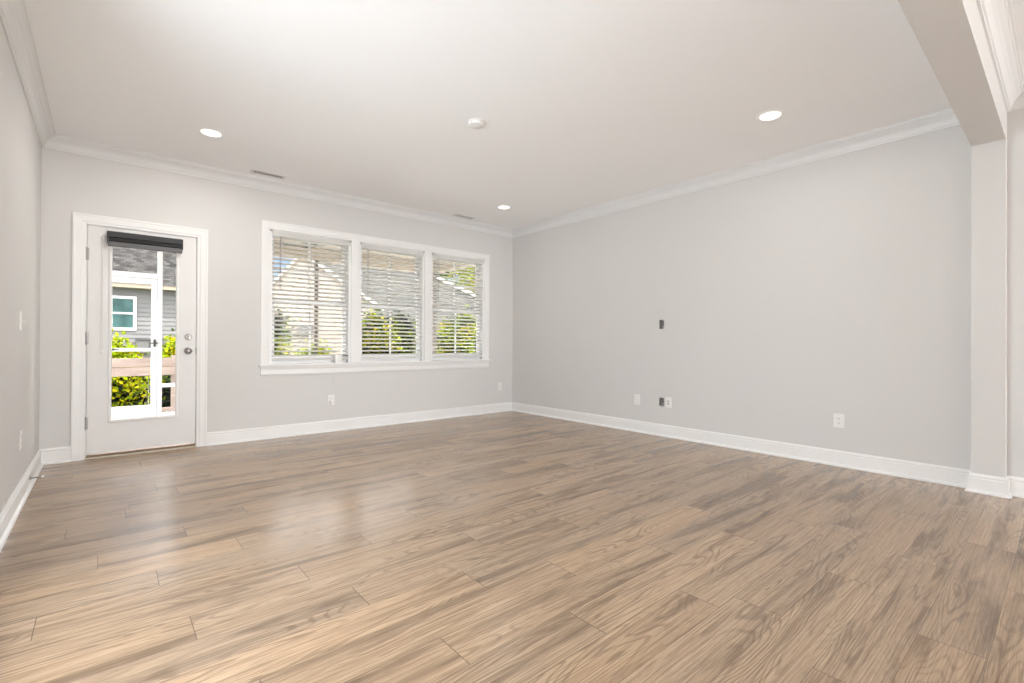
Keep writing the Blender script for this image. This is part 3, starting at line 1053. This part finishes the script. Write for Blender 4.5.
sdr = thing('screen_door', 'white screen door with a kick panel seen through the glass of the room door', 'screen door', (-4.69, PY, PZ))
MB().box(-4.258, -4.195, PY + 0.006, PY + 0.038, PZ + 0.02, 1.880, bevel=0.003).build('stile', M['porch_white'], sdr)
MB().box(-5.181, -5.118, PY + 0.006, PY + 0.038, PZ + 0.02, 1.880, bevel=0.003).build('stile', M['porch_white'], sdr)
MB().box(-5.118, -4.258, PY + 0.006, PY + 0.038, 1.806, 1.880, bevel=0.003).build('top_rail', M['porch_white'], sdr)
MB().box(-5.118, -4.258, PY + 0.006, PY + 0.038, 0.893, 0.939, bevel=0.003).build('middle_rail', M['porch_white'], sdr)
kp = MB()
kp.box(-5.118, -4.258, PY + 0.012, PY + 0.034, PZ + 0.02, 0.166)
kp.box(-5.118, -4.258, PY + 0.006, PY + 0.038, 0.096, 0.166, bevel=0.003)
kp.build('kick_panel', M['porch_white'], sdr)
hd = MB()
hd.box(-4.232, -4.206, PY + 0.001, PY + 0.007, 0.955, 1.055, bevel=0.003)
hd.lathe([(0, 0), (0.010, 0), (0.010, 0.03), (0.020, 0.035), (0.020, 0.05), (0, 0.052)], (-4.219, PY + 0.001, 1.005), (0, -1, 0), 18)
hd.box(-4.272, -4.182, PY - 0.045, PY - 0.033, 0.998, 1.012, bevel=0.003)
hd.build('handle', M['black_roll'], sdr)
cl = MB().lathe([(0, 0), (0.012, 0), (0.012, 0.20), (0.005, 0.21), (0.005, 0.25), (0, 0.25)], (-4.85, PY - 0.012, 0.920), (1, 0, 0), 14)
cl.build('closer', M['black_roll'], sdr, smooth=True)

FX, FY = -2.42, 1.75
fan = thing('ceiling_fan', 'dark ceiling fan under the tan porch ceiling beyond the left window', 'ceiling fan', (FX, FY, 2.60))
MB().lathe([(0, 0), (0.06, 0), (0.055, 0.03), (0.013, 0.05), (0.013, 0.075), (0, 0.075)], (FX, FY, 2.60), (0, 0, -1), 24).build('mount', M['fan_dark'], fan, smooth=True)
MB().lathe([(0, 0.07), (0.07, 0.075), (0.095, 0.10), (0.095, 0.135), (0.06, 0.165), (0, 0.17)], (FX, FY, 2.60), (0, 0, -1), 28).build('motor', M['fan_dark'], fan, smooth=True)
for k in range(5):
    ang = R(20) + k * 2 * PI / 5
    q = MB()
    rm = Matrix.Rotation(ang, 3, 'Z') @ Matrix.Rotation(R(10), 3, 'X')
    q.prism([(0.08, -0.02), (0.16, -0.05), (0.36, -0.06), (0.40, 0.0), (0.36, 0.06), (0.16, 0.05), (0.08, 0.02)], 'z', -0.004, 0.004)
    for v in q.bm.verts:
        v.co = rm @ v.co + Vector((FX, FY, 2.455))
    q.build('blade', M['fan_dark'], fan)

# ------------------------------------------------------------------ the yard and the neighbours
GZ = -0.40
gr = MB().box(-40, 50, PY + 0.12, 70, GZ - 0.3, GZ).build('lawn', M['lawn'])
gr['kind'] = 'structure'
rg = MB().box(-40, 50, -50, YR - 0.2, GZ - 0.3, GZ).build('ground', M['concrete'])
rg['kind'] = 'structure'
sg = MB().box(0.2, 50, YR - 0.2, PY - 0.1, GZ - 0.3, GZ).build('ground_side', M['concrete'])  # unseen ground added to bounce daylight in through the side opening
sg['kind'] = 'structure'
pt = MB().box(-9.0, 6.0, PY + 0.125, 4.45, GZ, -0.22, bevel=0.01).build('patio_slab', M['pale_concrete'])
pt['kind'] = 'structure'

fn = thing('board_fence', 'weathered wooden board fence behind the screen door', 'fence', (-4.0, 4.05, GZ))
for z0, z1 in ((0.626, 0.762), (0.482, 0.620), (-0.105, -0.040)):
    MB().box(-6.6, -2.9, 4.0, 4.035, z0, z1, bevel=0.005).build('board', M['fence_wood'], fn)
for px in (-3.905, -6.3):
    MB().box(px, px + 0.09, 4.036, 4.126, GZ, 0.80, bevel=0.006).build('post', M['fence_wood'], fn)

gf = thing('picket_screen', 'dark grey vertical board screen low behind the shrubs', 'fence', (-4.1, 7.2, GZ))
for i in range(16):
    xx = -4.75 + i * 0.105
    MB().box(xx, xx + 0.092, 7.2, 7.225, GZ + 0.02, 0.62, bevel=0.004).build('board', M['grey_fence'], gf)
MB().box(-4.78, -3.05, 7.226, 7.27, 0.40, 0.49).build('rail', M['grey_fence'], gf)


def house_window(parent, x0, x1, y, z0, z1):
    f = MB()
    t = 0.075
    f.box(x0 - t, x0, y - 0.06, y + 0.0, z0 - t, z1 + t)
    f.box(x1, x1 + t, y - 0.06, y + 0.0, z0 - t, z1 + t)
    f.box(x0, x1, y - 0.06, y + 0.0, z1, z1 + t)
    f.box(x0, x1, y - 0.06, y + 0.0, z0 - t, z0)
    zm = (z0 + z1) / 2
    f.box(x0, x1, y - 0.055, y - 0.005, zm - 0.025, zm + 0.025)
    f.box((x0 + x1) / 2 - 0.010, (x0 + x1) / 2 + 0.010, y - 0.046, y - 0.034, z0, z1)
    fo = f.build('window_frame', M['porch_white'], parent)
    MB().box(x0, x1, y - 0.036, y - 0.028, z0, z1).build('pane', M['pane_teal'], fo)


def uv_box(o, sx=1.0):
    me = o.data
    uv = me.uv_layers.new(name='UVMap')
    for p in me.polygons:
        for li in p.loop_indices:
            v = me.vertices[me.loops[li].vertex_index].co
            uv.data[li].uv = (v.x, v.y * 1.28)


# grey house seen through the door
h1 = thing('neighbour_house', 'grey lap-sided house with a shingle roof seen through the door glass', 'house', (-6.5, 12.0, GZ))
wl = MB().box(-12, -2.0, 12.0, 18.0, GZ, 2.60)
lz = GZ
while lz < 2.54:
    wl.prism([(11.972, lz), (11.990, lz + 0.128), (12.0, lz + 0.128), (12.0, lz)], 'x', -12.0, -2.0)
    lz += 0.127
wl.build('wall', M['grey_siding'], h1)
house_window(h1, -5.06, -4.125, 12.0, 1.420, 2.245)
MB().box(-12.2, -1.75, 11.62, 12.05, 2.545, 2.66).build('fascia', M['tan_fascia'], h1)
rf1 = MB()
rf1.prism([(11.60, 2.66), (15.2, 5.55), (18.6, 2.66)], 'x', -12.3, -1.7)
ro = rf1.build('roof', M['shingle'], h1)
uv_box(ro)
mb = thing('meter_box', 'grey meter box on the wall of the grey house', 'meter box', (-4.0, 11.85, 0.9))
MB().box(-4.06, -3.76, 11.78, 11.935, 0.70, 1.045, bevel=0.01).build('case', M['utility_grey'], mb)
MB().box(-4.08, -3.40, 11.76, 11.935, 1.050, 1.090, bevel=0.006).build('cap', M['black_roll'], mb)

# cream gable house seen through the left window
h2 = thing('neighbour_house', 'cream gabled house with white rake boards seen through the left window', 'house', (0.2, 10.0, GZ))
PK, LE, RE = (-0.066, 3.87), (-1.75, 1.85), (2.42, 2.18)
MB().prism([(-1.60, GZ), (2.20, GZ), (2.20, 2.30), (PK[0], PK[1] - 0.03), (-1.60, 2.0)], 'y', 10.0, 14.4).build('wall', M['cream_siding'], h2)
rk = MB()
for E_ in (RE, LE):
    rk.prism([(PK[0], PK[1] - 0.10), PK, E_, (E_[0], E_[1] - 0.10)], 'y', 9.92, 10.0)
rk.build('rake_board', M['porch_white'], h2)
r2 = MB()
for E_ in (RE, LE):
    r2.prism([(PK[0], PK[1] - 0.02), (PK[0], PK[1] + 0.02), (E_[0], E_[1] + 0.02), (E_[0], E_[1] - 0.02)], 'y', 9.93, 14.5)
o = r2.build('roof', M['shingle'], h2)
uv_box(o)
h2.rotation_euler.z = R(-17)
ub = thing('utility_box', 'grey utility box low on the cream house wall', 'utility box', (0.2, 10.0, 1.28))
MB().box(-0.18, 0.26, 9.86, 9.999, 1.280, 1.540, bevel=0.012).build('case', M['utility_grey'], ub)
MB().box(-0.20, 0.28, 9.84, 9.998, 1.542, 1.570, bevel=0.005).build('cap', M['utility_grey'], ub)
ub.rotation_euler.z = R(-17)

# slate grey gable house behind, seen through the middle and right windows
h3 = thing('neighbour_house', 'slate grey gabled house with white rake boards seen through the middle window', 'house', (9.93, 20.1, GZ))
PK, LE, RE = (7.43, 6.52), (3.5, 5.95), (15.3, 3.28)
MB().prism([(3.7, GZ), (14.9, GZ), (14.9, 3.36), (PK[0], PK[1] - 0.07), (3.7, 5.90)], 'y', 20.1, 27.0).build('wall', M['slate_siding'], h3)
rk = MB()
for E_ in (RE, LE):
    rk.prism([(PK[0], PK[1] - 0.20), PK, E_, (E_[0], E_[1] - 0.20)], 'y', 19.95, 20.1)
rk.build('rake_board', M['porch_white'], h3)
r3 = MB()
for E_ in (RE, LE):
    r3.prism([(PK[0], PK[1] - 0.03), (PK[0], PK[1] + 0.03), (E_[0], E_[1] + 0.03), (E_[0], E_[1] - 0.03)], 'y', 19.97, 27.1)
o = r3.build('roof', M['shingle'], h3)
uv_box(o)
h3.rotation_euler.z = R(-22)


# shrubs and trees: leaves on twigs
def foliage(name, parent, centre, radii, count, size, palette, seed, floor=None):
    rr = random.Random(seed)
    bm = bmesh.new()
    cl_ = bm.loops.layers.color.new('leaf_color')
    c = Vector(centre)
    made = 0
    tips = []
    for k in range(max(10, count // 45)):
        v = Vector((rr.gauss(0, 1), rr.gauss(0, 1), rr.gauss(0, 1))).normalized()
        lump = 0.80 + 0.30 * noise.noise(v * 2.2 + Vector((seed, 0, 0)))
        tips.append((v * lump * (rr.random() ** 0.30), palette[min(len(palette) - 1, int(rr.random() * len(palette)))]))
    for tip, colr_ in tips:
        base = Vector((c.x + tip.x * radii[0], c.y + tip.y * radii[1], c.z + tip.z * radii[2]))
        for _ in range(45):
            p = base + Vector((rr.gauss(0, 1), rr.gauss(0, 1), rr.gauss(0, 1))) * size * 1.9
            if floor is not None and p.z < floor + 0.02:
                p.z = floor + 0.02 + rr.random() * 0.15
            d = Vector((rr.gauss(0, 1), rr.gauss(0, 1), rr.gauss(0, 0.8) + 0.35)).normalized()
            s = d.cross(Vector((rr.gauss(0, 1), rr.gauss(0, 1), rr.gauss(0, 1)))).normalized()
            ln = size * rr.uniform(0.9, 1.6)
            wv = ln * 0.36
            nrm = d.cross(s) * (ln * 0.10)
            vs = [bm.verts.new(q) for q in (p, p + d * ln * 0.45 + s * wv + nrm, p + d * ln, p + d * ln * 0.45 - s * wv + nrm)]
            f = bm.faces.new(vs)
            j = rr.uniform(0.8, 1.2)
            for lp in f.loops:
                lp[cl_] = (colr_[0] * j, colr_[1] * j, colr_[2] * j, 1)
    me = D.meshes.new(name)
    bm.to_mesh(me); bm.free()
    me.materials.append(M['leaf'])
    o = D.objects.new(name, me)
    COL.objects.link(o)
    o.parent = parent
    me.transform(Matrix.Translation(-world_loc(parent)))
    return o


LIME = (0.47, 0.53, 0.01)
YEL = (0.56, 0.53, 0.012)
MID = (0.14, 0.22, 0.012)
DARK = (0.022, 0.05, 0.008)
DEEP = (0.01, 0.024, 0.006)


def shrub(label, x, y, top, rx, ry, pal, seed, cnt=5200, size=0.06):
    t = thing('shrub', label, 'shrub', (x, y, GZ), 'shrubs in the side yard')
    rz = (top - GZ) / 2 / 0.95
    st = MB()
    rr = random.Random(seed)
    for k in range(7):
        a = rr.uniform(0, 2 * PI)
        e = rr.uniform(0.2, 0.6)
        st.tube([(x, y, GZ - 0.02), (x + math.cos(a) * rx * e * 0.4, y + math.sin(a) * ry * e * 0.4, GZ + rz * 0.7), (x + math.cos(a) * rx * e, y + math.sin(a) * ry * e, GZ + rz * 1.5)], 0.012, 6)
    st.build('stems', M['bark'], t)
    foliage('leaves', t, (x, y, GZ + rz), (rx, ry, rz), cnt, size, pal, seed, GZ)
    return t


shrub('bright lime shrub behind the fence at the left of the door glass', -4.72, 5.90, 0.96, 0.42, 0.24, [LIME, LIME, YEL, LIME, MID], 3, 20000, 0.065)
shrub('bright lime shrub behind the fence in the narrow right part of the door glass', -3.56, 6.6, 1.04, 0.20, 0.18, [LIME, LIME, YEL, MID], 4, 12000, 0.065)
shrub('dark green shrub with lime tips below the fence boards', -4.58, 4.72, 0.50, 0.26, 0.22, [DARK, MID, LIME, LIME, DEEP, YEL], 5, 4800)
shrub('low dark green shrub beside the wooden fence post', -3.68, 4.95, 0.40, 0.14, 0.22, [DARK, MID, DEEP, DARK], 6, 2880)
shrub('tall dark green and lime shrub at the left edge of the left window', -2.35, 5.0, 1.82, 0.58, 0.5, [DARK, MID, LIME, DARK, DEEP, YEL], 7, 9500)
shrub('low lime shrub in front of the cream house wall', -0.95, 6.1, 0.98, 0.56, 0.35, [LIME, YEL, LIME, MID, DARK], 8, 4200)
shrub('lime shrub at the middle of the middle window', 0.12, 5.0, 1.72, 0.52, 0.40, [LIME, MID, DARK, DARK, YEL, DEEP], 9, 9500)
shrub('dark green shrub at the right of the middle window', 1.32, 6.3, 1.90, 0.56, 0.42, [DARK, MID, DEEP, LIME], 10, 9500)
shrub('lime and green shrub at the left of the right window', 2.20, 5.0, 1.75, 0.58, 0.40, [LIME, MID, DARK, YEL], 11, 9500)
shrub('green shrub at the right edge of the right window', 3.55, 6.3, 1.95, 0.62, 0.45, [LIME, MID, DARK, LIME], 12, 9500)


def tree(label, x, y, h, r, pal, seed, cnt=6000):
    t = thing('tree', label, 'tree', (x, y, GZ), 'trees behind the houses')
    MB().lathe([(0, 0), (0.24, 0), (0.17, h * 0.4), (0.06, h * 0.85), (0, h * 0.86)], (x, y, GZ), (0, 0, 1), 14).build('trunk', M['bark'], t, smooth=True)
    foliage('crown', t, (x, y, GZ + h - r * 0.95), (r, r, r), cnt, 0.075 * r + 0.02, pal, seed)
    return t


tree('yellow-green tree beyond the slate house at the upper right of the right window', 25.2, 32.8, 11.6, 4.0, [LIME, YEL, MID, LIME], 31)
tree('darker green tree partly hidden behind the yellow-green tree', 22.6, 42.5, 12.5, 3.6, [MID, DARK, LIME], 32)
tree('small distant tree beside the cream gable in the left window', -2.6, 24.0, 4.6, 1.7, [DARK, MID], 33, 4000)
